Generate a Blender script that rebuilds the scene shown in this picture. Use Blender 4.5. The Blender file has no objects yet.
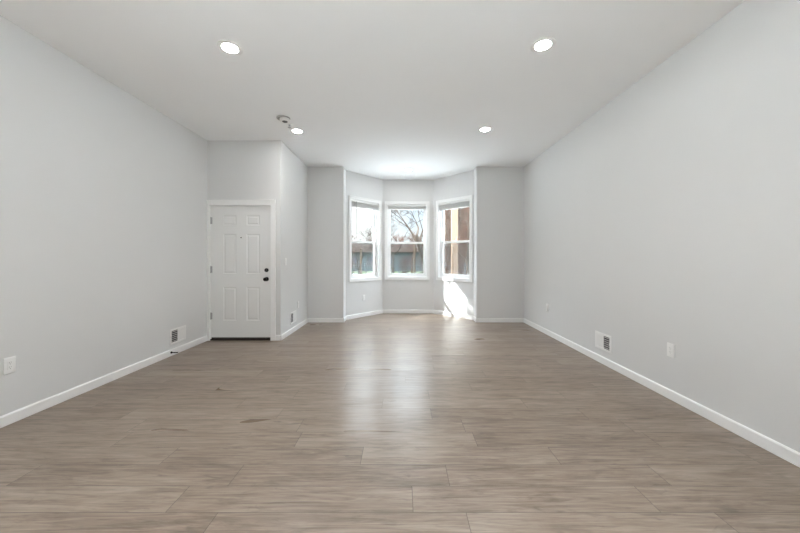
import bpy, bmesh, math, random
from mathutils import Matrix, Vector

C = bpy.context.scene.collection
SC = bpy.context.scene
PI = math.pi

# ------------------------------------------------------------------ camera, sky, sun, exposure
F = 320.0
CAM_H = 1.25
cam_data = bpy.data.cameras.new('camera')
cam_data.sensor_width = 36.0
cam_data.lens = F / 800.0 * 36.0
cam_data.shift_x = -2.0 / 800.0
cam_data.shift_y = -8.0 / 800.0
cam_data.clip_start = 0.02
cam_data.clip_end = 400
cam = bpy.data.objects.new('camera', cam_data)
C.objects.link(cam)
cam.location = (0, 0, CAM_H)
cam.rotation_euler = (PI / 2, 0, 0)
SC.camera = cam

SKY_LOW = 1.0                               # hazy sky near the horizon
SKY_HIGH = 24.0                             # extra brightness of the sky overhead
SUN_STRENGTH = 18.0
SUN_DIR = Vector((0.996, -0.087, -0.84))     # direction the sunlight travels
LAMP_STRENGTH = 125.0                        # glow of the lens of each recessed light
SPOT_POWER = 38.0                          # watts of the beam of each recessed light
SPOT_ANGLE = 110.0
EXPOSURE = 0.43

SC.view_settings.view_transform = 'Standard'
SC.view_settings.look = 'None'
SC.view_settings.gamma = 1.0
SC.view_settings.use_curve_mapping = False
SC.view_settings.exposure = EXPOSURE
try:
    SC.cycles.max_bounces = 14
    SC.cycles.diffuse_bounces = 10
    SC.cycles.sample_clamp_indirect = 8.0
    SC.cycles.caustics_reflective = False
    SC.cycles.use_denoising = True
except Exception:
    pass


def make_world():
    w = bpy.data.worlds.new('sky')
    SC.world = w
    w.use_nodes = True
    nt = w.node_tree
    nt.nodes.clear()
    out = nt.nodes.new('ShaderNodeOutputWorld')
    bg = nt.nodes.new('ShaderNodeBackground')
    tc = nt.nodes.new('ShaderNodeTexCoord')
    sep = nt.nodes.new('ShaderNodeSeparateXYZ')
    ramp = nt.nodes.new('ShaderNodeValToRGB')
    r = ramp.color_ramp
    r.elements[0].position = 0.0
    r.elements[0].color = (0.74, 0.86, 1.0, 1)
    r.elements[1].position = 0.30
    r.elements[1].color = (0.78, 0.875, 1.0, 1)
    e = r.elements.new(0.8)
    e.color = (0.74, 0.84, 1.0, 1)
    nz = nt.nodes.new('ShaderNodeTexNoise')
    nz.inputs['Scale'].default_value = 3.0
    nz.inputs['Detail'].default_value = 4.0
    cr = nt.nodes.new('ShaderNodeValToRGB')
    cr.color_ramp.elements[0].position = 0.45
    cr.color_ramp.elements[1].position = 0.62
    mix = nt.nodes.new('ShaderNodeMixRGB')
    mix.inputs[2].default_value = (1.0, 1.0, 1.0, 1)
    # the sky is brighter high up than near the hazy horizon
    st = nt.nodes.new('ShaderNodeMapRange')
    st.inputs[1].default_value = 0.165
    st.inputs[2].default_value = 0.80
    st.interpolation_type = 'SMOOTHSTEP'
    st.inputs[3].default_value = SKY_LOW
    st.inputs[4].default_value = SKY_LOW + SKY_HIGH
    L = nt.links.new
    L(tc.outputs['Generated'], sep.inputs[0])
    L(sep.outputs['Z'], ramp.inputs[0])
    L(tc.outputs['Generated'], nz.inputs['Vector'])
    L(nz.outputs['Fac'], cr.inputs[0])
    L(cr.outputs[0], mix.inputs[0])
    L(ramp.outputs[0], mix.inputs[1])
    hz = nt.nodes.new('ShaderNodeMapRange')
    hz.interpolation_type = 'SMOOTHSTEP'
    hz.inputs[1].default_value = 0.06
    hz.inputs[2].default_value = -0.14
    hm = nt.nodes.new('ShaderNodeMixRGB')
    hm.inputs[2].default_value = (1.0, 1.0, 1.0, 1)
    L(sep.outputs['X'], hz.inputs[0])
    he = nt.nodes.new('ShaderNodeMapRange')
    he.inputs[1].default_value = 0.15
    he.inputs[2].default_value = 0.35
    he.inputs[3].default_value = 1.0
    he.inputs[4].default_value = 0.0
    hp = nt.nodes.new('ShaderNodeMath')
    hp.operation = 'MULTIPLY'
    L(sep.outputs['Z'], he.inputs[0])
    L(hz.outputs[0], hp.inputs[0])
    L(he.outputs[0], hp.inputs[1])
    L(hp.outputs[0], hm.inputs[0])
    L(mix.outputs[0], hm.inputs[1])
    L(hm.outputs[0], bg.inputs['Color'])
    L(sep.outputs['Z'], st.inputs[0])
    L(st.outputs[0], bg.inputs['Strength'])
    L(bg.outputs[0], out.inputs['Surface'])


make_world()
sun_data = bpy.data.lights.new('sun', 'SUN')
sun_data.energy = SUN_STRENGTH
sun_data.angle = math.radians(0.7)
sun_data.color = (1.0, 0.975, 0.945)
sun = bpy.data.objects.new('sun', sun_data)
C.objects.link(sun)
sun.location = (-8, 8, 10)
sun.rotation_euler = SUN_DIR.to_track_quat('-Z', 'Y').to_euler()


# ------------------------------------------------------------------ materials
def mat(name, color, rough=0.5, metal=0.0, spec=0.5, noise=0.0, nscale=40.0, bump=0.0, bscale=200.0, emit=None, estr=0.0):
    m = bpy.data.materials.new(name)
    m.use_nodes = True
    nt = m.node_tree
    b = nt.nodes['Principled BSDF']
    b.inputs['Base Color'].default_value = (*color, 1)
    b.inputs['Roughness'].default_value = rough
    b.inputs['Metallic'].default_value = metal
    b.inputs['Specular IOR Level'].default_value = spec
    tc = nt.nodes.new('ShaderNodeTexCoord')
    if noise > 0:
        n = nt.nodes.new('ShaderNodeTexNoise')
        n.inputs['Scale'].default_value = nscale
        n.inputs['Detail'].default_value = 5
        mr = nt.nodes.new('ShaderNodeMapRange')
        mr.inputs[3].default_value = 1 - noise
        mr.inputs[4].default_value = 1 + noise
        mx = nt.nodes.new('ShaderNodeVectorMath')
        mx.operation = 'SCALE'
        mx.inputs[0].default_value = color
        nt.links.new(tc.outputs['Object'], n.inputs['Vector'])
        nt.links.new(n.outputs['Fac'], mr.inputs[0])
        nt.links.new(mr.outputs[0], mx.inputs['Scale'])
        nt.links.new(mx.outputs[0], b.inputs['Base Color'])
    if bump > 0:
        n2 = nt.nodes.new('ShaderNodeTexNoise')
        n2.inputs['Scale'].default_value = bscale
        n2.inputs['Detail'].default_value = 3
        bp = nt.nodes.new('ShaderNodeBump')
        bp.inputs['Strength'].default_value = bump
        bp.inputs['Distance'].default_value = 0.002
        nt.links.new(tc.outputs['Object'], n2.inputs['Vector'])
        nt.links.new(n2.outputs['Fac'], bp.inputs['Height'])
        nt.links.new(bp.outputs[0], b.inputs['Normal'])
    if emit:
        b.inputs['Emission Color'].default_value = (*emit, 1)
        b.inputs['Emission Strength'].default_value = estr
    return m


M = {}
M['wall'] = mat('wall_paint', (0.702, 0.704, 0.702), 0.75, spec=0.25, noise=0.012, nscale=3.0, bump=0.15, bscale=160)
M['charcoal'] = mat('absorber_charcoal', (0.06, 0.06, 0.062), 0.8, spec=0.2, noise=0.02, nscale=3)  # made-up dark paint, soaks up light that would reach the walls ahead
M['ceiling'] = mat('ceiling_paint', (0.874, 0.881, 0.886), 0.9, spec=0.15, noise=0.01, nscale=2.5, bump=0.1, bscale=120)
M['trim'] = mat('white_trim_paint', (0.86, 0.86, 0.855), 0.35, noise=0.01, nscale=8)
M['door'] = mat('door_paint', (0.80, 0.80, 0.79), 0.4, noise=0.01, nscale=6)
M['vinyl'] = mat('white_vinyl', (0.86, 0.87, 0.87), 0.35, noise=0.01, nscale=8)
M['plastic'] = mat('white_plastic', (0.84, 0.84, 0.83), 0.3, noise=0.01, nscale=20)
M['blind'] = mat('white_blind', (0.80, 0.80, 0.79), 0.45, noise=0.02, nscale=30)
_nt = M['blind'].node_tree
_p = _nt.nodes['Principled BSDF']
_p.inputs['Base Color'].default_value = (0.9, 0.9, 0.89, 1)
_t = _nt.nodes.new('ShaderNodeBsdfTranslucent')
_t.inputs[0].default_value = (0.9, 0.9, 0.88, 1)
_m = _nt.nodes.new('ShaderNodeMixShader')
_m.inputs[0].default_value = 0.3
_nt.links.new(_p.outputs[0], _m.inputs[1])
_nt.links.new(_t.outputs[0], _m.inputs[2])
_nt.links.new(_m.outputs[0], _nt.nodes['Material Output'].inputs['Surface'])
M['black'] = mat('matte_black_metal', (0.012, 0.011, 0.011), 0.35, metal=0.6, noise=0.1, nscale=60)
M['steel'] = mat('satin_nickel', (0.42, 0.42, 0.42), 0.35, metal=0.9, noise=0.05, nscale=60)
M['bronze'] = mat('dark_bronze', (0.03, 0.025, 0.02), 0.5, metal=0.5, noise=0.1, nscale=30)
M['dark'] = mat('duct_shade', (0.03, 0.03, 0.032), 0.8, noise=0.1, nscale=30)
M['vent'] = mat('dark_grey_plastic', (0.10, 0.10, 0.10), 0.6, noise=0.05, nscale=40)
M['greyplastic'] = mat('grey_plastic', (0.38, 0.38, 0.37), 0.5, noise=0.03, nscale=40)
M['lens'] = mat('lamp_lens', (0.9, 0.9, 0.88), 0.4, emit=(1.0, 0.985, 0.965), estr=LAMP_STRENGTH)
M['bark'] = mat('tree_bark', (0.045, 0.034, 0.026), 0.9, spec=0.1, noise=0.35, nscale=9)
M['barkred'] = mat('reddish_twigs', (0.07, 0.036, 0.024), 0.9, spec=0.1, noise=0.35, nscale=9)
M['tanpaint'] = mat('tan_painted_wood', (0.155, 0.103, 0.068), 0.7, spec=0.2, noise=0.05, nscale=12)
M['lawn'] = mat('winter_lawn', (0.045, 0.055, 0.03), 0.95, spec=0.1, noise=0.35, nscale=1.6)
M['asphalt'] = mat('asphalt', (0.05, 0.052, 0.055), 0.9, spec=0.1, noise=0.15, nscale=4)
M['concrete'] = mat('bounce_concrete', (0.62, 0.61, 0.59), 0.9, noise=0.1, nscale=3)
M['paver'] = mat('bounce_pavers', (0.44, 0.436, 0.428), 0.9, noise=0.12, nscale=3)
M['railmetal'] = mat('galvanised_rail', (0.040, 0.043, 0.046), 0.7, metal=0.0, spec=0.2, noise=0.08, nscale=15)
M['polewood'] = mat('weathered_pole', (0.09, 0.065, 0.045), 0.9, spec=0.1, noise=0.2, nscale=10)
M['bluegrey'] = mat('blue_grey_siding', (0.080, 0.098, 0.102), 0.9, spec=0.1, noise=0.1, nscale=2)
M['brownroof'] = mat('brown_roof', (0.020, 0.0125, 0.009), 0.95, spec=0.05, noise=0.25, nscale=5)
M['bush'] = mat('grey_green_bush', (0.028, 0.04, 0.038), 0.9, spec=0.1, noise=0.4, nscale=6)
M['roof'] = mat('roof_shingle', (0.10, 0.095, 0.09), 0.9, noise=0.25, nscale=12)
M['siding'] = mat('pale_siding', (0.55, 0.56, 0.56), 0.7, noise=0.05, nscale=5)
M['darkglass'] = mat('far_window_glass', (0.05, 0.06, 0.08), 0.1)


def brick_mat():
    m = bpy.data.materials.new('brown_brick')
    m.use_nodes = True
    nt = m.node_tree
    b = nt.nodes['Principled BSDF']
    b.inputs['Roughness'].default_value = 0.95
    b.inputs['Specular IOR Level'].default_value = 0.05
    tc = nt.nodes.new('ShaderNodeTexCoord')
    mp = nt.nodes.new('ShaderNodeMapping')
    mp.inputs['Rotation'].default_value = (PI / 2, 0, 0)
    br = nt.nodes.new('ShaderNodeTexBrick')
    br.inputs['Scale'].default_value = 1.0
    br.inputs['Brick Width'].default_value = 0.22
    br.inputs['Row Height'].default_value = 0.075
    br.inputs['Mortar Size'].default_value = 0.008
    br.inputs['Color1'].default_value = (0.058, 0.030, 0.020, 1)
    br.inputs['Color2'].default_value = (0.032, 0.018, 0.013, 1)
    br.inputs['Mortar'].default_value = (0.055, 0.042, 0.034, 1)
    nt.links.new(tc.outputs['Object'], mp.inputs[0])
    nt.links.new(mp.outputs[0], br.inputs['Vector'])
    nt.links.new(br.outputs['Color'], b.inputs['Base Color'])
    return m


M['brick'] = brick_mat()


def glass_mat():
    m = bpy.data.materials.new('window_glass')
    m.use_nodes = True
    nt = m.node_tree
    nt.nodes.clear()
    out = nt.nodes.new('ShaderNodeOutputMaterial')
    tr = nt.nodes.new('ShaderNodeBsdfTransparent')
    tr.inputs[0].default_value = (0.93, 0.96, 0.955, 1)
    gl = nt.nodes.new('ShaderNodeBsdfGlossy')
    gl.inputs['Roughness'].default_value = 0.02
    lw = nt.nodes.new('ShaderNodeLayerWeight')
    lw.inputs['Blend'].default_value = 0.5
    pw = nt.nodes.new('ShaderNodeMath')
    pw.operation = 'POWER'
    pw.inputs[1].default_value = 5.0
    fr = nt.nodes.new('ShaderNodeMath')
    fr.operation = 'MULTIPLY_ADD'
    fr.inputs[1].default_value = 0.90
    fr.inputs[2].default_value = 0.04
    nt.links.new(lw.outputs['Facing'], pw.inputs[0])
    nt.links.new(pw.outputs[0], fr.inputs[0])
    mx = nt.nodes.new('ShaderNodeMixShader')
    nt.links.new(fr.outputs[0], mx.inputs[0])
    nt.links.new(tr.outputs[0], mx.inputs[1])
    nt.links.new(gl.outputs[0], mx.inputs[2])
    nt.links.new(mx.outputs[0], out.inputs['Surface'])
    return m


M['glass'] = glass_mat()


def screen_mat():
    m = bpy.data.materials.new('insect_mesh')
    m.use_nodes = True
    nt = m.node_tree
    nt.nodes.clear()
    out = nt.nodes.new('ShaderNodeOutputMaterial')
    tr = nt.nodes.new('ShaderNodeBsdfTransparent')
    df = nt.nodes.new('ShaderNodeBsdfDiffuse')
    df.inputs[0].default_value = (0.20, 0.21, 0.215, 1)
    mx = nt.nodes.new('ShaderNodeMixShader')
    mx.inputs[0].default_value = 0.30
    nt.links.new(tr.outputs[0], mx.inputs[1])
    nt.links.new(df.outputs[0], mx.inputs[2])
    nt.links.new(mx.outputs[0], out.inputs['Surface'])
    return m


M['screen'] = screen_mat()


def floor_mat():
    m = bpy.data.materials.new('taupe_oak_planks')
    m.use_nodes = True
    nt = m.node_tree
    N = nt.nodes.new
    L = nt.links.new
    b = nt.nodes['Principled BSDF']
    tc = N('ShaderNodeTexCoord')
    sep = N('ShaderNodeSeparateXYZ')
    L(tc.outputs['Object'], sep.inputs[0])

    def math_(op, a, c=None, clamp=False):
        n = N('ShaderNodeMath')
        n.operation = op
        n.use_clamp = clamp
        for i, v in enumerate((a, c)):
            if v is None:
                continue
            if isinstance(v, (int, float)):
                n.inputs[i].default_value = v
            else:
                L(v, n.inputs[i])
        return n.outputs[0]

    W, LEN = 0.1825, 1.22
    yy = math_('DIVIDE', math_('SUBTRACT', sep.outputs['Y'], 0.115 - 40 * W), W)
    row = math_('FLOOR', yy)
    fy = math_('FRACT', yy)
    wn = N('ShaderNodeTexWhiteNoise')
    wn.noise_dimensions = '1D'
    L(row, wn.inputs['W'])
    xx = math_('ADD', math_('DIVIDE', math_('ADD', sep.outputs['X'], 20.0), LEN), wn.outputs['Value'])
    col = math_('FLOOR', xx)
    fx = math_('FRACT', xx)
    cid = N('ShaderNodeCombineXYZ')
    L(col, cid.inputs[0])
    L(row, cid.inputs[1])
    wn2 = N('ShaderNodeTexWhiteNoise')
    wn2.noise_dimensions = '3D'
    L(cid.outputs[0], wn2.inputs['Vector'])
    rnd = wn2.outputs['Value']
    # seams
    ey = math_('MULTIPLY', math_('MINIMUM', fy, math_('SUBTRACT', 1.0, fy)), W)
    ex = math_('MULTIPLY', math_('MINIMUM', fx, math_('SUBTRACT', 1.0, fx)), LEN)
    edge = math_('MINIMUM', ex, ey)
    seam = math_('LESS_THAN', edge, 0.0016)
    # grain, shifted per plank
    gv = N('ShaderNodeCombineXYZ')
    L(math_('ADD', sep.outputs['X'], math_('MULTIPLY', rnd, 37.0)), gv.inputs[0])
    L(sep.outputs['Y'], gv.inputs[1])
    L(math_('MULTIPLY', rnd, 91.0), gv.inputs[2])

    def noise(scale, sx, sy, detail, dist, rough=0.6):
        mp = N('ShaderNodeMapping')
        mp.inputs['Scale'].default_value = (sx, sy, 1)
        n = N('ShaderNodeTexNoise')
        n.inputs['Scale'].default_value = scale
        n.inputs['Detail'].default_value = detail
        n.inputs['Roughness'].default_value = rough
        n.inputs['Distortion'].default_value = dist
        L(gv.outputs[0], mp.inputs[0])
        L(mp.outputs[0], n.inputs['Vector'])
        return n.outputs['Fac']

    fine = noise(1.0, 5.0, 150.0, 6, 0.5, 0.7)
    mid = noise(1.0, 1.8, 26.0, 6, 1.6, 0.68)
    blot = noise(1.0, 2.2, 8.0, 4, 1.2, 0.6)
    knot = noise(1.0, 5.5, 20.0, 3, 0.9, 0.6)
    wear = noise(1.0, 0.6, 1.5, 3, 0.5, 0.5)

    ramp = N('ShaderNodeValToRGB')
    cr = ramp.color_ramp
    cr.elements[0].position = 0.34
    cr.elements[0].color = (0.080, 0.052, 0.035, 1)
    cr.elements[1].position = 0.66
    cr.elements[1].color = (0.325, 0.264, 0.213, 1)
    e = cr.elements.new(0.50)
    e.color = (0.212, 0.161, 0.123, 1)
    v = math_('ADD', math_('MULTIPLY', mid, 0.50), math_('MULTIPLY', fine, 0.26))
    v = math_('ADD', v, math_('MULTIPLY', blot, 0.24))
    v = math_('ADD', v, math_('MULTIPLY', math_('SUBTRACT', rnd, 0.5), 0.06))
    L(v, ramp.inputs[0])
    kr = N('ShaderNodeMapRange')
    kr.inputs[1].default_value = 0.59
    kr.inputs[2].default_value = 0.82
    kr.inputs[3].default_value = 1.0
    kr.inputs[4].default_value = 0.52
    L(knot, kr.inputs[0])
    dk = math_('MULTIPLY', kr.outputs[0], math_('SUBTRACT', 1.0, math_('MULTIPLY', seam, 0.62)))
    sc = N('ShaderNodeVectorMath')
    sc.operation = 'SCALE'
    L(ramp.outputs[0], sc.inputs[0])
    L(dk, sc.inputs['Scale'])
    L(sc.outputs[0], b.inputs['Base Color'])
    rr = N('ShaderNodeMapRange')
    rr.inputs[3].default_value = 0.22
    rr.inputs[4].default_value = 0.40
    L(wear, rr.inputs[0])
    L(rr.outputs[0], b.inputs['Roughness'])
    b.inputs['Specular IOR Level'].default_value = 0.64
    hb = math_('SUBTRACT', math_('MULTIPLY', fine, 0.35), math_('MULTIPLY', seam, 1.0))
    bp = N('ShaderNodeBump')
    bp.inputs['Strength'].default_value = 0.25
    bp.inputs['Distance'].default_value = 0.001
    L(hb, bp.inputs['Height'])
    L(bp.outputs[0], b.inputs['Normal'])
    return m


M['floor'] = floor_mat()


# ------------------------------------------------------------------ mesh helpers
def add_box(bm, x0, x1, y0, y1, z0, z1, bevel=0.0, seg=2):
    mtx = Matrix.Translation(((x0 + x1) / 2, (y0 + y1) / 2, (z0 + z1) / 2)) @ Matrix.Diagonal((abs(x1 - x0), abs(y1 - y0), abs(z1 - z0), 1))
    r = bmesh.ops.create_cube(bm, size=1.0, matrix=mtx)
    if bevel > 0:
        es = list({e for v in r['verts'] for e in v.link_edges})
        bmesh.ops.bevel(bm, geom=es, offset=bevel, segments=seg, affect='EDGES', profile=0.5)
    return bm


def add_cyl(bm, p0, p1, r0, r1=None, seg=20, caps=True):
    p0, p1 = Vector(p0), Vector(p1)
    r1 = r0 if r1 is None else r1
    d = p1 - p0
    q = d.to_track_quat('Z', 'Y').to_matrix().to_4x4()
    mtx = Matrix.Translation((p0 + p1) / 2) @ q
    bmesh.ops.create_cone(bm, cap_ends=caps, cap_tris=False, segments=seg, radius1=r0, radius2=r1, depth=d.length, matrix=mtx)
    return bm


def add_lathe(bm, prof, origin, axis='Z', seg=32):
    """profile [(radius, height)...] revolved about an axis through origin"""
    rings = []
    o = Vector(origin)
    for r, h in prof:
        ring = []
        for k in range(seg):
            a = 2 * PI * k / seg
            c, s = r * math.cos(a), r * math.sin(a)
            if axis == 'Z':
                p = (c, s, h)
            elif axis == 'Y':
                p = (c, h, s)
            else:
                p = (h, c, s)
            ring.append(bm.verts.new(o + Vector(p)))
        rings.append(ring)
    for a, b2 in zip(rings[:-1], rings[1:]):
        for k in range(seg):
            bm.faces.new((a[k], a[(k + 1) % seg], b2[(k + 1) % seg], b2[k]))
    bm.faces.new(list(reversed(rings[0])))
    bm.faces.new(rings[-1])
    return bm


def add_prism(bm, plan, z0, z1):
    lo = [bm.verts.new((x, y, z0)) for x, y in plan]
    hi = [bm.verts.new((x, y, z1)) for x, y in plan]
    n = len(plan)
    for i in range(n):
        bm.faces.new((lo[i], lo[(i + 1) % n], hi[(i + 1) % n], hi[i]))
    bm.faces.new(list(reversed(lo)))
    bm.faces.new(hi)
    return bm


def obj(name, bm, m, parent=None, smooth=False, loc=None):
    bmesh.ops.recalc_face_normals(bm, faces=bm.faces[:])
    me = bpy.data.meshes.new(name)
    bm.to_mesh(me)
    bm.free()
    if smooth:
        for p in me.polygons:
            p.use_smooth = True
        try:
            me.set_sharp_from_angle(angle=math.radians(35))
        except Exception:
            pass
    me.materials.append(m)
    o = bpy.data.objects.new(name, me)
    C.objects.link(o)
    if parent:
        o.parent = parent
    if loc:
        o.location = loc
    return o


def struct(name, bm, m, parent=None, smooth=False):
    o = obj(name, bm, m, parent, smooth)
    if parent is None:
        o['kind'] = 'structure'
    return o


def slabel(o, label, cat):
    o['label'] = label
    o['category'] = cat
    return o


def thing(name, label, cat, loc=(0, 0, 0), rotz=0.0, group=None):
    o = bpy.data.objects.new(name, None)
    o.empty_display_size = 0.1
    C.objects.link(o)
    o.location = loc
    o.rotation_euler = (0, 0, rotz)
    o['label'] = label
    o['category'] = cat
    if group:
        o['group'] = group
    return o


def dup(root, loc, rotz, label, group=None):
    r = root.copy()
    C.objects.link(r)
    r.location = loc
    r.rotation_euler = (0, 0, rotz)
    r['label'] = label
    if group:
        r['group'] = group
    for ch in list(root.children):
        c = ch.copy()
        C.objects.link(c)
        c.parent = r
        for g in list(ch.children):
            d = g.copy()
            C.objects.link(d)
            d.parent = c
    return r


def B():
    return bmesh.new()


# ------------------------------------------------------------------ room plan (metres; x right, y away from the camera)
XL, XR = -2.97, 2.39
YB = -2.6
YD = 4.88          # wall with the entry door
XV = -1.85         # side of the entry box
YF = 6.27          # front wall either side of the bay
YP = 6.52          # where the bay's angled sides begin
YC = 7.30          # bay's middle wall
P0, P1, P2, P3 = (-1.146, YP), (-0.445, YC), (0.72, YC), (1.46, YP)
H = 3.05
T = 0.14

outline = [(XL - T, YB - T), (XR + T, YB - T), (XR + T, YP), (P3[0] + 0.19, YP), (P2[0] + 0.06, YC + T), (P1[0] - 0.06, YC + T), (P0[0] - 0.19, YP), (XL - T, YP)]
slabel(struct('floor', add_prism(B(), outline, -0.12, 0.0), M['floor']), 'taupe wood plank floor across the whole room', 'floor')
slabel(struct('ceiling', add_prism(B(), outline, H, H + 0.14), M['ceiling']), 'flat white ceiling over the whole room', 'ceiling')

GY0, GY1, GZ0, GZ1 = -2.20, 0.28, 0.06, 2.40    # openings for the unseen glazed doors added to brighten the room


def side_wall(x0, x1, y1):
    bm = add_box(B(), x0, x1, YB - T, GY0, 0, H)
    add_box(bm, x0, x1, GY1, y1, 0, H)
    add_box(bm, x0, x1, GY0, GY1, 0, GZ0)
    add_box(bm, x0, x1, GY0, GY1, GZ1, H)
    return bm


slabel(struct('wall_left', side_wall(XL - T, XL, YD + T), M['wall']), 'long pale grey wall on the left side', 'wall')
slabel(struct('wall_right', side_wall(XR, XR + T, YF), M['wall']), 'long pale grey wall on the right side', 'wall')
slabel(struct('wall_back', add_box(B(), XL, XR, YB - T, YB, 0, H), M['charcoal']), 'unseen wall behind the viewer, made charcoal to cut reflected light', 'wall')

# entry wall with the door opening
DX0, DX1, DZ1 = -2.922, -2.007, 2.055
bm = B()
add_box(bm, XL, DX0 - 0.012, YD, YD + T, 0, H)
add_box(bm, DX1 + 0.012, XV, YD, YD + T, 0, H)
add_box(bm, DX0 - 0.012, DX1 + 0.012, YD, YD + T, DZ1 + 0.012, H)
slabel(struct('wall_entry', bm, M['wall']), 'grey wall holding the white entry door', 'wall')
slabel(struct('wall_entry_side', add_box(B(), XV - T, XV, YD + T, YF + 0.25, 0, H), M['wall']), 'bright wall running back from the entry door corner to the bay', 'wall')
slabel(struct('wall_front_left', add_box(B(), XV, P0[0], YF, YP, 0, H), M['wall']), 'narrow shaded wall left of the bay windows', 'wall')
slabel(struct('wall_front_right', add_box(B(), P3[0], XR + T, YF, YP, 0, H), M['wall']), 'narrow shaded wall right of the bay windows', 'wall')
# closed back of the entry box
slabel(struct('wall_vestibule', add_box(B(), XL - T, XV - T, YP - 0.1, YP, 0, H), M['wall']), 'outer wall behind the entry door', 'wall')
slabel(struct('wall_vestibule_side', add_box(B(), XL - T, XL, YD + T, YP - 0.1, 0, H), M['wall']), 'left outer wall behind the entry door', 'wall')


def panel_frame(a, b):
    ax = Vector((b[0] - a[0], b[1] - a[1]))
    return (a[0], a[1], 0.0), math.atan2(ax.y, ax.x), ax.length


WZ0, WZ1 = 0.765, 2.55       # outer edges of the window casings
CW = 0.066                   # casing width
bays = [
    ('left', P0, P1, 0.075, 0.993, 0.9 * T, 0.445 * T),
    ('center', P1, P2, 0.053, 1.072, 0.445 * T, 0.445 * T),
    ('right', P2, P3, 0.087, 1.052, 0.445 * T, 0.9 * T),
]
BAY = {}
for side, a, b, c0, c1, ml, mr in bays:
    loc, rz, ln = panel_frame(a, b)
    hx0, hx1, hz0, hz1 = c0 + CW - 0.008, c1 - CW + 0.008, WZ0 + CW - 0.008, WZ1 - CW + 0.008
    bm = B()
    add_prism(bm, [(0, 0), (hx0, 0), (hx0, T), (-ml, T)], 0, H)
    add_prism(bm, [(hx1, 0), (ln, 0), (ln + mr, T), (hx1, T)], 0, H)
    add_prism(bm, [(hx0, 0), (hx1, 0), (hx1, T), (hx0, T)], 0, hz0)
    add_prism(bm, [(hx0, 0), (hx1, 0), (hx1, T), (hx0, T)], hz1, H)
    w = slabel(struct('wall_bay_' + side, bm, M['wall']), side + ' wall of the window bay', 'wall')
    w.location = loc
    w.rotation_euler = (0, 0, rz)
    BAY[side] = (loc, rz, ln, c0, c1, hx0, hx1, hz0, hz1)

# ------------------------------------------------------------------ baseboards
BH, BT = 0.083, 0.013


def baseboard(name, a, b, label, e0=0.0, e1=0.0):
    """runs from a to b with the room on its right-hand side"""
    loc, rz, ln = panel_frame(a, b)
    bm = B()
    prof = [(0, 0), (-BT, 0), (-BT, BH - 0.010), (-BT + 0.006, BH), (0, BH)]
    lo = [bm.verts.new((-e0, y, z)) for y, z in prof]
    hi = [bm.verts.new((ln + e1, y, z)) for y, z in prof]
    n = len(prof)
    for i in range(n):
        bm.faces.new((lo[i], lo[(i + 1) % n], hi[(i + 1) % n], hi[i]))
    bm.faces.new(lo)
    bm.faces.new(list(reversed(hi)))
    o = slabel(struct(name, bm, M['trim']), label, 'baseboard')
    o.location = loc
    o.rotation_euler = (0, 0, rz)


baseboard('baseboard_left', (XL, GY1), (XL, YD), 'white baseboard along the left wall')
baseboard('baseboard_entry', (-1.925, YD), (XV, YD), 'short white baseboard right of the entry door', 0, BT)
baseboard('baseboard_entry_side', (XV, YD), (XV, YF), 'white baseboard on the wall right of the entry door', BT, 0)
baseboard('baseboard_front_left', (XV, YF), (P0[0], YF), 'white baseboard on the narrow wall left of the bay', 0, BT)
baseboard('baseboard_return_left', (P0[0], YF), P0, 'white baseboard on the left edge of the bay', BT, 0)
baseboard('baseboard_bay_left', P0, P1, 'white baseboard under the left bay window')
baseboard('baseboard_bay_center', P1, P2, 'white baseboard under the middle bay window')
baseboard('baseboard_bay_right', P2, P3, 'white baseboard under the right bay window')
baseboard('baseboard_return_right', P3, (P3[0], YF), 'white baseboard on the right edge of the bay', 0, BT)
baseboard('baseboard_front_right', (P3[0], YF), (XR, YF), 'white baseboard on the narrow wall right of the bay', BT, 0)
baseboard('baseboard_right', (XR, YF), (XR, GY1), 'white baseboard along the right wall')
baseboard('baseboard_back', (XR, YB), (XL, YB), 'white baseboard behind the viewer')


# ------------------------------------------------------------------ windows and blinds
def rect_frame(bm, x0, x1, z0, z1, y0, y1, w, bevel=0.0, wb=None, wt=None):
    wb = w if wb is None else wb
    wt = w if wt is None else wt
    add_box(bm, x0, x0 + w, y0, y1, z0, z1, bevel)
    add_box(bm, x1 - w, x1, y0, y1, z0, z1, bevel)
    add_box(bm, x0 + w, x1 - w, y0, y1, z0, z0 + wb, bevel)
    add_box(bm, x0 + w, x1 - w, y0, y1, z1 - wt, z1, bevel)
    return bm


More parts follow.
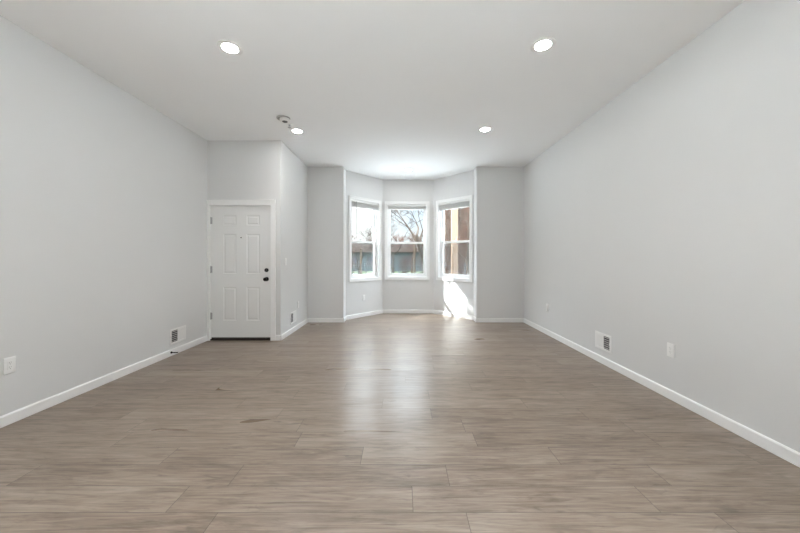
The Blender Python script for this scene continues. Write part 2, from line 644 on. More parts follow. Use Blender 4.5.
WLAB = {'left': 'left double-hung window of the bay, angled toward the entry side',
        'center': 'middle double-hung window of the bay, facing the room',
        'right': 'right double-hung window of the bay, tan column seen outside'}
BLAB = {'left': 'white slatted blind raised at the top of the left bay window, long wand hanging',
        'center': 'white slatted blind raised tight at the top of the middle bay window',
        'right': 'white slatted blind raised at the top of the right bay window'}
for n, side in enumerate(('left', 'center', 'right'), 1):
    loc, rz, ln, c0, c1, hx0, hx1, hz0, hz1 = BAY[side]
    w = thing('window_%d' % n, WLAB[side], 'window', loc, rz)
    w['kind'] = 'structure'
    # casing: picture frame with a raised outer bead
    bm = rect_frame(B(), c0, c1, WZ0, WZ1, -0.017, 0.0, CW, 0.003)
    rect_frame(bm, c0, c1, WZ0, WZ1, -0.023, -0.015, 0.018, 0.002)
    obj('window_casing', bm, M['trim'], w)
    obj('window_jamb', rect_frame(B(), hx0, hx1, hz0, hz1, 0.0, T, 0.012), M['trim'], w)
    jx0, jx1, jz0, jz1 = hx0 + 0.012, hx1 - 0.012, hz0 + 0.012, hz1 - 0.012
    fr = rect_frame(B(), jx0, jx1, jz0, jz1, 0.055, 0.135, 0.026, 0.002)
    obj('window_frame', fr, M['vinyl'], w)
    fx0, fx1, fz0, fz1 = jx0 + 0.026, jx1 - 0.026, jz0 + 0.026, jz1 - 0.026
    zm = (fz0 + fz1) / 2 - 0.045
    SW = 0.036
    us = obj('upper_sash', rect_frame(B(), fx0, fx1, zm - 0.02, fz1, 0.097, 0.125, SW, 0.003), M['vinyl'], w)
    obj('pane', add_box(B(), fx0 + SW - 0.004, fx1 - SW + 0.004, 0.109, 0.113, zm - 0.02 + SW - 0.004, fz1 - SW + 0.004), M['glass'], us)
    ls = obj('lower_sash', rect_frame(B(), fx0, fx1, fz0, zm + 0.02, 0.064, 0.094, SW, 0.003, 0.046, 0.040), M['vinyl'], w)
    obj('pane', add_box(B(), fx0 + SW - 0.004, fx1 - SW + 0.004, 0.077, 0.081, fz0 + 0.042, zm + 0.02 - 0.036), M['glass'], ls)
    sf = obj('screen_frame', rect_frame(B(), fx0, fx1, fz0, zm + 0.01, 0.127, 0.134, 0.014), M['vinyl'], w)
    obj('insect_screen', add_box(B(), fx0 + 0.012, fx1 - 0.012, 0.1302, 0.1308, fz0 + 0.012, zm - 0.002), M['screen'], sf)
    bm = B()
    xm = (fx0 + fx1) / 2
    add_box(bm, xm - 0.03, xm + 0.03, 0.068, 0.092, zm + 0.02, zm + 0.028, 0.003)
    add_cyl(bm, (xm, 0.080, zm + 0.028), (xm, 0.080, zm + 0.036), 0.010)
    add_box(bm, xm - 0.004, xm + 0.028, 0.075, 0.085, zm + 0.032, zm + 0.039, 0.002)
    obj('sash_lock', bm, M['vinyl'], ls)
    # blind
    d = thing('window_blind', BLAB[side], 'blind', loc, rz, 'raised blinds in the bay windows')
    bx0, bx1 = jx0 + 0.006, jx1 - 0.006
    stack = 0.045 if side == 'center' else 0.085
    obj('headrail', add_box(B(), bx0, bx1, 0.004, 0.046, jz1 - 0.042, jz1 - 0.002, 0.003), M['blind'], d)
    bm = B()
    k = 0
    z = jz1 - 0.046
    while z > jz1 - 0.046 - stack:
        add_box(bm, bx0 + 0.004, bx1 - 0.004, 0.003 + 0.0015 * (k % 2), 0.047, z - 0.0026, z)
        z -= 0.0050
        k += 1
    obj('slats', bm, M['blind'], d)
    obj('bottom_rail', add_box(B(), bx0 + 0.003, bx1 - 0.003, 0.004, 0.047, z - 0.016, z - 0.001, 0.003), M['blind'], d)
    bm = B()
    wx = bx0 + 0.13
    wl = {'left': 0.74, 'center': 0.30, 'right': 0.0}[side]
    if side == 'left':
        add_cyl(bm, (wx, 0.001, jz1 - 0.03), (wx, 0.001, jz1 - 0.03 - wl), 0.0045, seg=8)
        add_cyl(bm, (wx, 0.001, jz1 - 0.03 - wl), (wx, 0.001, jz1 - 0.08 - wl), 0.006, 0.005, seg=8)
        wd = obj('wand', bm, M['greyplastic'], d)
        wd['label'] = 'thin grey tilt wand'
    else:
        bm.free()

# unseen glazed doors added behind the viewer to let in fill light
for n, x, lab in ((4, XL - 0.06, 'wide glazed doors added unseen in the left wall to brighten the room'), (5, XR + 0.06, 'wide glazed doors added unseen in the right wall to brighten the room')):
    w = thing('window_%d' % n, lab, 'window', (x, 0, 0), PI / 2)
    w['kind'] = 'structure'
    for k in range(3):
        a0 = GY0 + k * (GY1 - GY0) / 3
        a1 = GY0 + (k + 1) * (GY1 - GY0) / 3
        s_ = obj('sash', rect_frame(B(), a0, a1, GZ0, GZ1, -0.03, 0.03, 0.06, 0.004), M['vinyl'], w)
        obj('pane', add_box(B(), a0 + 0.055, a1 - 0.055, -0.002, 0.002, GZ0 + 0.055, GZ1 - 0.055), M['glass'], s_)

# ------------------------------------------------------------------ entry door


def door_slab():
    """a slab whose front face carries six recessed and raised panels"""
    bm = B()
    y0, y1 = YD + 0.020, YD + 0.064
    z0, z1 = 0.042, DZ1

    def px(v):
        return -2.922 + (v - 37.0) / (250.0 - 37.0) * 0.915

    def pz(v):
        return 2.055 - (v - 38.0) / (507.0 - 38.0) * 2.013
    cols = [(px(80), px(127)), (px(163), px(210))]
    rows = [(pz(107), pz(72)), (pz(280), pz(139)), (pz(447), pz(328))]
    xs = sorted([DX0, DX1] + [v for c in cols for v in c])
    zs = sorted([z0, z1] + [v for r in rows for v in r])
    grid = {}
    for i, x in enumerate(xs):
        for j, z in enumerate(zs):
            grid[i, j] = bm.verts.new((x, y0, z))
    pan = []
    for i in range(len(xs) - 1):
        for j in range(len(zs) - 1):
            f = bm.faces.new((grid[i, j], grid[i + 1, j], grid[i + 1, j + 1], grid[i, j + 1]))
            cx, cz = (xs[i] + xs[i + 1]) / 2, (zs[j] + zs[j + 1]) / 2
            if any(a < cx < b for a, b in cols) and any(a < cz < b for a, b in rows):
                pan.append(f)
    for f in pan:
        x0, x1 = min(v.co.x for v in f.verts), max(v.co.x for v in f.verts)
        q0, q1 = min(v.co.z for v in f.verts), max(v.co.z for v in f.verts)
        rings = [sorted(f.verts, key=lambda v: math.atan2(v.co.z - (q0 + q1) / 2, v.co.x - (x0 + x1) / 2))]
        bm.faces.remove(f)
        for ins, dep in ((0.010, 0.009), (0.018, 0.009), (0.034, 0.002)):
            rings.append([bm.verts.new((x, y0 + dep, z)) for x, z in
                          ((x0 + ins, q0 + ins), (x1 - ins, q0 + ins), (x1 - ins, q1 - ins), (x0 + ins, q1 - ins))])
        for a, b2 in zip(rings[:-1], rings[1:]):
            for k in range(4):
                bm.faces.new((a[k], a[(k + 1) % 4], b2[(k + 1) % 4], b2[k]))
        bm.faces.new(rings[-1])
    # sides and back
    bk = [bm.verts.new((x, y1, z)) for x, z in ((DX0, z0), (DX1, z0), (DX1, z1), (DX0, z1))]
    nx, nz_ = len(xs) - 1, len(zs) - 1
    bm.faces.new([grid[i, 0] for i in range(nx + 1)] + [bk[1], bk[0]])
    bm.faces.new([grid[i, nz_] for i in range(nx, -1, -1)] + [bk[3], bk[2]])
    bm.faces.new([grid[0, j] for j in range(nz_, -1, -1)] + [bk[0], bk[3]])
    bm.faces.new([grid[nx, j] for j in range(nz_ + 1)] + [bk[2], bk[1]])
    bm.faces.new(list(reversed(bk)))
    return bm


d1 = slabel(struct('door_1', door_slab(), M['door']), 'white six-panel entry door with black knob', 'door')
for zv in (0.37, 1.082, 1.83):
    bm = B()
    add_cyl(bm, (DX0 - 0.004, YD + 0.010, zv - 0.05), (DX0 - 0.004, YD + 0.010, zv + 0.05), 0.009, seg=14)
    add_cyl(bm, (DX0 - 0.004, YD + 0.010, zv + 0.05), (DX0 - 0.004, YD + 0.010, zv + 0.056), 0.006, seg=14)
    add_cyl(bm, (DX0 - 0.004, YD + 0.010, zv - 0.056), (DX0 - 0.004, YD + 0.010, zv - 0.05), 0.006, seg=14)
    add_box(bm, DX0 - 0.004, DX0 + 0.018, YD + 0.016, YD + 0.0205, zv - 0.05, zv + 0.05)
    h = obj('hinge', bm, M['steel'], d1, True)
    h['label'] = 'grey metal hinge'
kx = DX0 + (235 - 37) / 213 * 0.915
kz = 2.055 - (299 - 38) / 469 * 2.013
bz = 2.055 - (267 - 38) / 469 * 2.013
bm = B()
add_lathe(bm, [(0.033, 0.020), (0.033, 0.012), (0.030, 0.008), (0.013, 0.006), (0.012, -0.018), (0.020, -0.024), (0.028, -0.034), (0.029, -0.044), (0.025, -0.053), (0.012, -0.057)], (kx, YD, kz), 'Y')
o = obj('door_knob', bm, M['black'], d1, True)
o['label'] = 'round black knob'
bm = B()
add_lathe(bm, [(0.031, 0.020), (0.031, 0.008), (0.027, 0.002), (0.012, 0.001)], (kx, YD, bz), 'Y')
add_box(bm, kx - 0.006, kx + 0.006, YD - 0.014, YD + 0.002, bz - 0.016, bz + 0.016, 0.003)
o = obj('deadbolt', bm, M['black'], d1, True)
o['label'] = 'round black deadbolt turn'
bm = B()
add_lathe(bm, [(0.009, 0.021), (0.009, 0.016), (0.005, 0.015)], (DX0 + (144 - 37) / 213 * 0.915, YD, 2.055 - (151 - 38) / 469 * 2.013), 'Y', 16)
o = obj('peephole', bm, M['black'], d1, True)
o['label'] = 'small dark peephole'

# jamb, casing, threshold
bm = B()
add_box(bm, DX0 - 0.012, DX0 - 0.003, YD - 0.002, YD + T, 0, DZ1 + 0.012)
add_box(bm, DX1 + 0.003, DX1 + 0.012, YD - 0.002, YD + T, 0, DZ1 + 0.012)
add_box(bm, DX0 - 0.003, DX1 + 0.003, YD - 0.002, YD + T, DZ1 + 0.003, DZ1 + 0.012)
cz = 2.142
for x0, x1 in ((XL + 0.001, DX0 - 0.006), (DX1 + 0.006, -1.925)):
    add_box(bm, x0, x1, YD - 0.017, YD, 0, cz, 0.003)
add_box(bm, DX0 - 0.006, DX1 + 0.006, YD - 0.017, YD, DZ1 + 0.008, cz, 0.003)
add_box(bm, XL + 0.001, -1.925, YD - 0.023, YD - 0.015, cz - 0.016, cz, 0.002)
add_box(bm, -1.941, -1.925, YD - 0.023, YD - 0.015, 0, cz - 0.016, 0.002)
slabel(struct('trim_1', bm, M['trim']), 'white casing around the entry door', 'door casing')
bm = B()
add_box(bm, DX0 - 0.003, DX1 + 0.003, YD - 0.004, YD + T, 0, 0.020, 0.004)
add_box(bm, DX0, DX1, YD + 0.030, YD + 0.056, 0.020, 0.042)
slabel(struct('trim_2', bm, M['bronze']), 'dark threshold strip under the entry door', 'threshold')

# ------------------------------------------------------------------ recessed ceiling lights


def make_light(loc, label):
    t = thing('recessed_light', label, 'ceiling light', loc, 0, 'round recessed ceiling lights')
    bm = B()
    seg = 40
    prof = [(0.098, 0.0), (0.098, -0.003), (0.092, -0.006), (0.066, -0.005), (0.061, -0.001)]
    add_lathe(bm, prof, (0, 0, 0), 'Z', seg)
    obj('trim_ring', bm, M['plastic'], t, True)
    bm = B()
    add_lathe(bm, [(0.060, -0.001), (0.060, -0.0025), (0.052, -0.0040), (0.03, -0.0048)], (0, 0, 0), 'Z', seg)
    o = obj('lens', bm, M['lens'], t, True)
    o['label'] = 'glowing white lens'
    ld = bpy.data.lights.new('lamp_beam', 'SPOT')
    ld.energy = SPOT_POWER
    ld.spot_size = math.radians(SPOT_ANGLE)
    ld.spot_blend = 1.0
    ld.shadow_soft_size = 0.05
    ld.color = (1.0, 0.985, 0.965)
    lo = bpy.data.objects.new('lamp_beam', ld)
    C.objects.link(lo)
    lo.parent = t
    lo.location = (0, 0, -0.012)
    return t


LIGHTS = [
    ((-1.47, 2.735, H), 'near left recessed ceiling light, larger of the two on the left'),
    ((1.19, 2.70, H), 'near right recessed ceiling light, larger of the two on the right'),
    ((-1.48, 4.52, H), 'far left recessed ceiling light, next to the small grey ceiling fittings'),
    ((1.16, 4.46, H), 'far right recessed ceiling light, smaller of the two on the right'),
    ((0.13, 6.50, H), 'small recessed ceiling light inside the window bay'),
    ((-1.47, 0.93, H), 'recessed ceiling light just behind the viewer on the left, added unseen for fill light'),  # this and the next three lamps are added unseen to brighten the room
    ((1.17, 0.93, H), 'recessed ceiling light just behind the viewer on the right, added unseen for fill light'),
    ((-1.47, -0.80, H), 'recessed ceiling light furthest behind the viewer on the left, added unseen for fill light'),
    ((1.17, -0.80, H), 'recessed ceiling light furthest behind the viewer on the right, added unseen for fill light'),
]
proto = make_light(*LIGHTS[0])
for loc, lab in LIGHTS[1:]:
    dup(proto, loc, 0, lab)

# ceiling fittings beside the far left lamp
t = thing('smoke_detector', 'round pale smoke detector on the ceiling, left of the far left recessed light', 'smoke detector', (-1.52, 4.10, H))
obj('mounting_plate', add_lathe(B(), [(0.085, 0.0), (0.085, -0.008), (0.080, -0.012)], (0, 0, 0)), M['greyplastic'], t, True)
obj('body', add_lathe(B(), [(0.060, -0.012), (0.066, -0.022), (0.064, -0.038), (0.052, -0.046)], (0.02, 0.0, 0)), M['plastic'], t, True)
o = obj('vent', add_lathe(B(), [(0.034, -0.046), (0.030, -0.051), (0.012, -0.053)], (0.02, 0.0, 0)), M['vent'], t, True)
o['label'] = 'dark centre vent'
t = thing('sprinkler_head', 'tiny grey sprinkler head between smoke detector and far left recessed light', 'sprinkler', (-1.505, 4.28, H))
obj('escutcheon', add_lathe(B(), [(0.040, 0.0), (0.038, -0.006), (0.018, -0.012)], (0, 0, 0)), M['plastic'], t, True)
bm = B()
add_cyl(bm, (0, 0, -0.012), (0, 0, -0.030), 0.012, 0.009)
for s in (-1, 1):
    add_cyl(bm, (s * 0.010, 0, -0.028), (s * 0.006, 0, -0.048), 0.003, seg=8)
obj('frame', bm, M['steel'], t, True)
obj('deflector', add_lathe(B(), [(0.020, -0.048), (0.022, -0.051), (0.008, -0.052)], (0, 0, 0)), M['greyplastic'], t, True)


# ------------------------------------------------------------------ wall registers and outlets (built facing -y, back on y = 0)
def make_register(loc, rz, label, dark_left):
    """two-bank wall register; the fins of each bank are turned opposite ways"""
    t = thing('wall_vent', label, 'vent', loc, rz, 'white wall registers')
    w, h = 0.298, 0.198
    bm = rect_frame(B(), -w / 2, w / 2, -h / 2, h / 2, -0.008, 0.0, 0.026, 0.003)
    add_box(bm, -0.011, 0.011, -0.007, 0.0, -h / 2 + 0.026, h / 2 - 0.026)
    obj('frame', bm, M['plastic'], t)
    o = obj('duct_shade_sheet', add_box(B(), -w / 2 + 0.024, w / 2 - 0.024, -0.0012, -0.0004, -h / 2 + 0.024, h / 2 - 0.024), M['dark'], t)  # flat dark sheet in place of the shade inside the duct
    o['label'] = 'dark sheet standing in for the shade behind the fins'
    for s in (-1, 1):
        bm = B()
        x0, x1 = (-w / 2 + 0.026, -0.011) if s < 0 else (0.011, w / 2 - 0.026)
        dark = (s < 0) == dark_left
        if dark:
            n = 6
            for k in range(n):
                z = -h / 2 + 0.026 + (k + 0.5) * (h - 0.052) / n
                add_box(bm, x0, x1, -0.0040, -0.0020, z - 0.0026, z + 0.0026)
        else:
            n = 9
            for k in range(n):
                x = x0 + (k + 0.5) * (x1 - x0) / n
                a = B()
                add_box(a, -0.0072, 0.0072, -0.0006, 0.0006, -h / 2 + 0.026, h / 2 - 0.026)
                a.transform(Matrix.Translation((x, -0.0045, 0)) @ Matrix.Rotation((-0.30 if s > 0 else 0.30), 4, 'Z'))
                me = bpy.data.meshes.new('tmp')
                a.to_mesh(me)
                a.free()
                bm.from_mesh(me)
                bpy.data.meshes.remove(me)
        obj('louvers', bm, M['plastic'], t)
    bm = B()
    lx = (w / 2 - 0.012) * (1 if not dark_left else -1)
    add_box(bm, lx - 0.003, lx + 0.003, -0.018, -0.006, -0.012, 0.012, 0.001)
    obj('damper_lever', bm, M['plastic'], t)
    return t


RL, RR = PI / 2, -PI / 2    # a -y facing thing turned onto the left wall (faces +x) or the right wall (faces -x)
make_register((XL, 4.24, 0.240), RL, 'white wall vent on the left wall beside the entry door', True)
make_register((XR, 3.80, 0.262), RR, 'white wall vent on the right wall', False)
make_register((XV, 5.435, 0.254), RL, 'small white wall vent on the bright wall right of the entry door', True)


def make_outlet(loc, rz, label):
    t = thing('wall_outlet', label, 'outlet', loc, rz, 'white outlet plates')
    bm = add_box(B(), -0.038, 0.038, -0.0085, 0.0, -0.060, 0.060, 0.0035, 3)
    obj('cover_plate', bm, M['plastic'], t, True)
    ins = obj('socket_insert', add_box(B(), -0.0168, 0.0168, -0.0105, -0.008, -0.0335, 0.0335, 0.001), M['plastic'], t)
    bm = B()
    for z in (0.017, -0.017):
        add_box(bm, -0.0075, -0.0050, -0.0109, -0.0103, z - 0.001, z + 0.009)
        add_box(bm, 0.0050, 0.0075, -0.0109, -0.0103, z + 0.0005, z + 0.0075)
        add_cyl(bm, (0, -0.0109, z - 0.008), (0, -0.0103, z - 0.008), 0.003, seg=12)
    o = obj('slots', bm, M['greyplastic'], ins)
    o['label'] = 'grey socket slots'
    for z in (0.048, -0.048):
        obj('screw', add_cyl(B(), (0, -0.0092, z), (0, -0.0083, z), 0.003, seg=12), M['plastic'], t)
    return t


po = make_outlet((XL, 2.418, 0.444), RL, 'white outlet plate low on the left wall near the picture edge')
dup(po, (XR, 2.84, 0.436), RR, 'white outlet plate on the right wall nearest the viewer, right of the vent')
dup(po, (XR, 5.25, 0.446), RR, 'small white outlet on the right wall near the far corner')
dup(po, (XV, 5.69, 0.43), RL, 'white outlet plate above the small vent right of the entry door')


def bay_point(side, px, z, f=None):
    """where the sight line through picture column px meets a bay wall"""
    loc, rz, ln = BAY[side][:3]
    k = (px - 402.0) / F
    c, s = math.cos(rz), math.sin(rz)
    u = (k * loc[1] - loc[0]) / (c - k * s)
    return (loc[0] + u * c, loc[1] + u * s, z), rz


p, rz = bay_point('left', 363.5, 0.41)
dup(po, p, rz, 'white outlet plate under the left bay window')
p, rz = bay_point('right', 452.3, 0.41)
dup(po, p, rz, 'white outlet plate under the right bay window beside the sun streak')

t = thing('light_switch', 'white light switch plate on the bright wall right of the entry door', 'light switch', (XV, 5.08, 1.20), RL)
obj('cover_plate', add_box(B(), -0.036, 0.036, -0.006, 0.0, -0.058, 0.058, 0.0025, 3), M['plastic'], t, True)
bm = add_box(B(), -0.0165, 0.0165, -0.009, -0.0055, -0.033, 0.033, 0.001)
obj('rocker', bm, M['plastic'], t)

# door stop on the left baseboard
t = thing('door_stop', 'small black door stop sticking out of the left baseboard', 'door stop', (XL + BT, 4.10, 0.046))
obj('flange', add_lathe(B(), [(0.014, 0.0), (0.014, 0.006), (0.009, 0.012), (0.006, 0.014)], (0, 0, 0), 'X', 20), M['black'], t, True)
bm = B()
add_cyl(bm, (0.012, 0, 0), (0.072, 0, 0), 0.0048, seg=14)
for k in range(14):
    x = 0.014 + k * 0.004
    add_lathe(bm, [(0.0048, x), (0.0062, x + 0.001), (0.0062, x + 0.002), (0.0048, x + 0.003)], (0, 0, 0), 'X', 12)
obj('spring', bm, M['black'], t, True)
obj('rubber_tip', add_lathe(B(), [(0.006, 0.070), (0.0075, 0.073), (0.0075, 0.082), (0.005, 0.085)], (0, 0, 0), 'X', 16), M['black'], t, True)

# ------------------------------------------------------------------ outside the windows
GZ = -0.55
g = add_box(B(), -25, 25, 6.9, 14.4, GZ - 0.2, GZ)  # unseen paving put in to throw sunlight up onto the ceiling
slabel(struct('forecourt', g, M['paver']), 'unseen grey paved forecourt added to bounce light through the bay windows', 'pavement')
slabel(struct('bounce_terrace_left', add_box(B(), -14, XL - T - 0.02, -12, 6.3, GZ - 0.2, -0.06), M['concrete']), 'unseen pale concrete terrace added to bounce light in from the left', 'terrace')  # both terraces are added reflectors, pale to bounce sun through the doors
slabel(struct('bounce_terrace_right', add_box(B(), XR + T + 0.02, 14, -12, 6.3, GZ - 0.2, -0.06), M['concrete']), 'unseen pale concrete terrace added to bounce light in from the right', 'terrace')
slabel(struct('road', add_box(B(), -60, 60, 14.4, 21.0, GZ - 0.2, GZ - 0.1), M['asphalt']), 'grey road beyond the lawn', 'road')
slabel(struct('park_ground', add_box(B(), -90, 90, 21.0, 120.0, GZ - 0.2, GZ), M['lawn']), 'pale grass across the road', 'lawn')

# metal rail fence
t = thing('rail_fence', 'thin grey metal rail fence crossing the view outside the bay windows', 'fence', (0, 11.2, GZ))
fx = [-7 + 1.15 * k for k in range(13)]
for z in (1.55, 1.10, 0.30):
    obj('rail', add_cyl(B(), (fx[0], 0, z), (fx[-1], 0, z), 0.015, seg=10), M['railmetal'], t, True)
for x in fx:
    bm = add_cyl(B(), (x, 0, -0.05), (x, 0, 1.62), 0.020, seg=10)
    add_lathe(bm, [(0.024, 1.60), (0.026, 1.63), (0.010, 1.66)], (x, 0, 0), 'Z', 12)
    obj('post', bm, M['railmetal'], t, True)

# tan porch column seen in the right window
t = thing('porch_column', 'tan square porch column outside the right bay window', 'column', (1.475, 9.0, GZ))
obj('shaft', add_box(B(), -0.085, 0.085, -0.085, 0.085, 0.25, 4.6, 0.008), M['tanpaint'], t)
obj('base', add_box(B(), -0.12, 0.12, -0.12, 0.12, -0.02, 0.25, 0.01), M['tanpaint'], t)
bm = add_box(B(), -0.11, 0.11, -0.11, 0.11, 4.6, 4.68, 0.008)
add_box(bm, -0.13, 0.13, -0.13, 0.13, 4.68, 4.76, 0.008)
obj('capital', bm, M['tanpaint'], t)

# brick house beyond the right window
t = thing('brick_house', 'brown brick house filling the view through the right bay window', 'house', (2.0, 14.6, GZ))
bm = add_box(B(), 0, 8.0, 0, 3.6, -0.1, 7.0)
obj('wall', bm, M['brick'], t)
for x, z in ((2.2, 1.4), (2.2, 4.4), (5.2, 1.4), (5.2, 4.4)):
    wf = obj('window', rect_frame(B(), x, x + 1.0, z, z + 1.6, -0.05, 0.02, 0.08), M['vinyl'], t)
    obj('pane', add_box(B(), x + 0.07, x + 0.93, -0.02, 0.01, z + 0.07, z + 1.53), M['darkglass'], wf)
bm = B()
vs = [bm.verts.new(p) for p in ((-0.3, -0.3, 7.0), (8.3, -0.3, 7.0), (8.3, 3.9, 7.0), (-0.3, 3.9, 7.0), (-0.3, 1.8, 8.6), (8.3, 1.8, 8.6))]
for f in ((0, 1, 5, 4), (2, 3, 4, 5), (1, 2, 5), (3, 0, 4), (3, 2, 1, 0)):
    bm.faces.new([vs[i] for i in f])
obj('roof', bm, M['roof'], t)


# bare trees
def add_limb(bm, pts, rads, seg):
    rings = []
    for i, p in enumerate(pts):
        d = (pts[min(i + 1, len(pts) - 1)] - pts[max(i - 1, 0)]).normalized()
        q = d.to_track_quat('Z', 'Y').to_matrix()
        rings.append([bm.verts.new(p + q @ Vector((rads[i] * math.cos(2 * PI * k / seg), rads[i] * math.sin(2 * PI * k / seg), 0))) for k in range(seg)])
    for a, b2 in zip(rings[:-1], rings[1:]):
        for k in range(seg):
            bm.faces.new((a[k], a[(k + 1) % seg], b2[(k + 1) % seg], b2[k]))


def make_tree(seed, x, y, height, m, label, depth=5, lean=(0, 0), stout=1.0):
    rnd = random.Random(seed)
    t = thing('bare_tree', label, 'tree', (x, y, GZ), 0, 'bare winter trees outside')
    bt, bb = B(), B()

    def grow(p, d, ln, r, lev):
        n = 4
        pts, rads = [p.copy()], [r]
        for i in range(n):
            d = (d + Vector((rnd.uniform(-1, 1), rnd.uniform(-1, 1), rnd.uniform(-0.5, 0.9))) * (0.10 if lev == 0 else 0.22)).normalized()
            p = p + d * (ln / n)
            pts.append(p.copy())
            rads.append(max(0.0075 * stout, r * (1 - 0.45 * (i + 1) / n)))
        add_limb(bt if lev == 0 else bb, pts, rads, 8 if lev == 0 else (5 if lev < 3 else 3))
        if lev >= depth:
            return
        for k in range(3 if lev < 3 else 4):
            i = rnd.choice((2, 3, 4)) if k else 4
            a = rnd.uniform(0, 2 * PI)
            side = Vector((math.cos(a), math.sin(a), rnd.uniform(-0.1, 0.5)))
            nd = (d * rnd.uniform(0.5, 1.0) + side * rnd.uniform(0.5, 0.95)).normalized()
            grow(pts[i], nd, ln * rnd.uniform(0.58, 0.78), rads[i] * rnd.uniform(0.52, 0.70), lev + 1)

    grow(Vector((0, 0, -0.1)), Vector((lean[0], lean[1], 1)).normalized(), height * 0.34, height * 0.022 * stout, 0)
    obj('trunk', bt, m, t, True)
    obj('branches', bb, m, t, True)
    return t


TREES = [
    (12, 2.0, 22.6, 10.6, 'bark', 'large bare tree with spreading branches across the middle bay window', 6, (-0.22, 0)),
    (5, -0.78, 25.5, 6.4, 'bark', 'slim bare tree near the left edge of the middle bay window', 5, (0, 0)),
    (31, -3.9, 29.5, 5.8, 'bark', 'bare tree seen in the lower left bay window', 5, (0, 0)),
    (44, -6.2, 36.0, 5.6, 'barkred', 'reddish bare tree far off in the left bay window', 5, (0, 0)),
    (23, 1.1, 37.0, 6.0, 'barkred', 'reddish bare tree far off low in the middle bay window', 5, (0, 0)),
    (67, 2.70, 12.6, 5.6, 'bark', 'slender bare tree before the brick house in the right bay window', 6, (0.05, -0.05)),
    (81, -10.2, 58.0, 8.0, 'barkred', 'furthest left reddish bare tree behind the low building', 5, (0, 0), 1.5),
    (82, -5.6, 64.0, 7.4, 'barkred', 'reddish bare tree behind the low building, in the left bay window', 5, (0, 0), 1.5),
    (83, -1.6, 58.0, 7.8, 'barkred', 'reddish bare tree behind the low building, left part of the middle bay window', 5, (0, 0), 1.5),
    (84, 2.9, 65.0, 8.4, 'barkred', 'reddish bare tree behind the low building, right part of the middle bay window', 5, (0, 0), 1.5),
    (319, -5.4, 7.35, 9.6, 'bark', 'bare tree left of the bay, outside the picture, dappling the sunlight', 6, (0, 0), 1.7),  # unseen tree put in to break up the sun patch in the bay
]
for s, x, y, hh, mm, lab, dep, ln_, *st_ in TREES:
    make_tree(s, x, y, hh, M[mm], lab, dep, ln_, *st_)


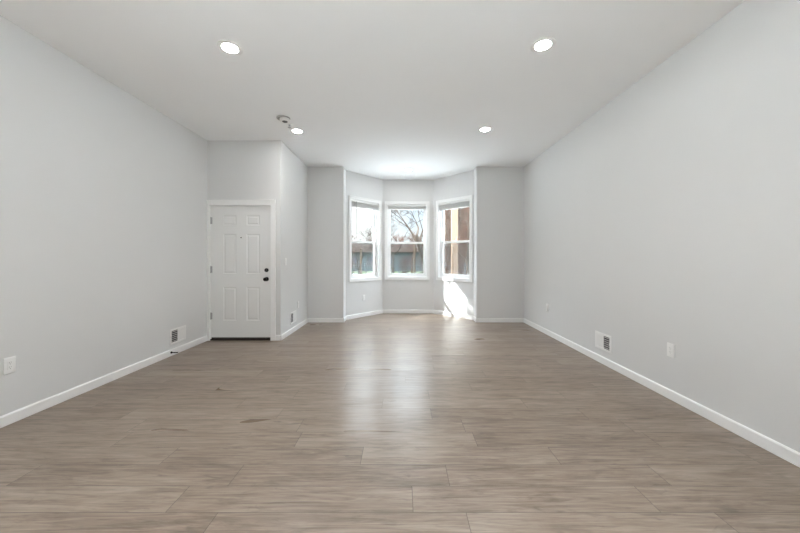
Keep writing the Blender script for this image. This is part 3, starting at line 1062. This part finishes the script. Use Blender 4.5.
def make_shrub(seed, x, y, h, label):
    rnd = random.Random(seed)
    t = thing('bare_shrub', label, 'shrub', (x, y, GZ), 0, 'bare shrubs across the road')
    bm = B()
    for k in range(46):
        a = rnd.uniform(0, 2 * PI)
        lean = rnd.uniform(0.05, 0.55)
        p = Vector((rnd.uniform(-0.15, 0.15), rnd.uniform(-0.15, 0.15), -0.05))
        d = Vector((math.cos(a) * lean, math.sin(a) * lean, 1)).normalized()
        pts = [p.copy()]
        for i in range(4):
            d = (d + Vector((rnd.uniform(-0.15, 0.15), rnd.uniform(-0.15, 0.15), 0))).normalized()
            p = p + d * h * rnd.uniform(0.17, 0.27)
            pts.append(p.copy())
        add_limb(bm, pts, [0.014, 0.012, 0.010, 0.008, 0.005], 4)
        for j in (2, 3):
            for q in range(2):
                e = (d + Vector((rnd.uniform(-0.8, 0.8), rnd.uniform(-0.8, 0.8), 0.1))).normalized()
                add_limb(bm, [pts[j], pts[j] + e * h * 0.14, pts[j] + e * h * 0.25], [0.008, 0.006, 0.004], 3)
    obj('stems', bm, M['barkred'], t, True)
    bm = B()
    for k in range(150):
        a = rnd.uniform(0, 2 * PI)
        rr = 0.42 * h * math.sqrt(rnd.random())
        p = Vector((rr * math.cos(a), rr * math.sin(a), h * rnd.uniform(0.12, 0.75)))
        s = rnd.uniform(0.03, 0.06)
        q = Matrix.Translation(p) @ Matrix.Rotation(rnd.uniform(0, PI), 4, 'Z') @ Matrix.Rotation(rnd.uniform(0, PI), 4, 'X')
        vs = [bm.verts.new(q @ Vector(c)) for c in ((-s, -s * 0.5, 0), (s, -s * 0.5, 0.02), (s, s * 0.5, 0), (-s, s * 0.5, -0.02))]
        bm.faces.new(vs)
    obj('leaves', bm, M['bush'], t)
    return t


for i, (x, y, h, lab) in enumerate(((-5.2, 32.0, 2.2, 'leftmost bare shrub in the left bay window'),
                                    (-2.7, 32.4, 2.1, 'bare shrub at the right side of the left bay window'),
                                    (0.25, 31.6, 2.2, 'bare shrub at the left of the middle bay window'),
                                    (2.2, 32.2, 2.0, 'bare shrub at the right side of the middle bay window'))):
    make_shrub(100 + i, x, y, h, lab)

# long low building across the park
t = thing('low_building', 'long low blue grey building with brown roof far beyond the road', 'building', (-14, 46, GZ))
obj('wall', add_box(B(), 0, 22, 0, 7, -0.1, 2.7), M['bluegrey'], t)
bm = B()
vs = [bm.verts.new(p) for p in ((-0.4, -0.5, 2.7), (22.4, -0.5, 2.7), (22.4, 7.5, 2.7), (-0.4, 7.5, 2.7), (1.5, 3.5, 4.1), (20.5, 3.5, 4.1))]
for f in ((0, 1, 5, 4), (2, 3, 4, 5), (1, 2, 5), (3, 0, 4), (3, 2, 1, 0)):
    bm.faces.new([vs[i] for i in f])
obj('roof', bm, M['brownroof'], t)
for k in range(8):
    x = 1.2 + 2.6 * k
    wf = obj('window', rect_frame(B(), x, x + 1.3, 0.9, 2.1, -0.06, 0.03, 0.09), M['polewood'], t)
    obj('pane', add_box(B(), x + 0.08, x + 1.22, -0.02, 0.01, 0.98, 2.02), M['darkglass'], wf)

# poles
for x, y, hh, lab in ((0.86, 21.6, 2.9, 'tan wooden pole in the middle bay window'), (-2.75, 21.5, 2.5, 'brown wooden pole in the left bay window')):
    t = thing('wooden_pole', lab, 'pole', (x, y, GZ - 0.1))
    obj('shaft', add_cyl(B(), (0, 0, 0), (0, 0, hh), 0.085, 0.07, 14), M['polewood'], t, True)
    bm = add_lathe(B(), [(0.072, hh), (0.09, hh + 0.02), (0.09, hh + 0.06), (0.03, hh + 0.10)], (0, 0, 0), 'Z', 16)
    obj('cap', bm, M['polewood'], t, True)
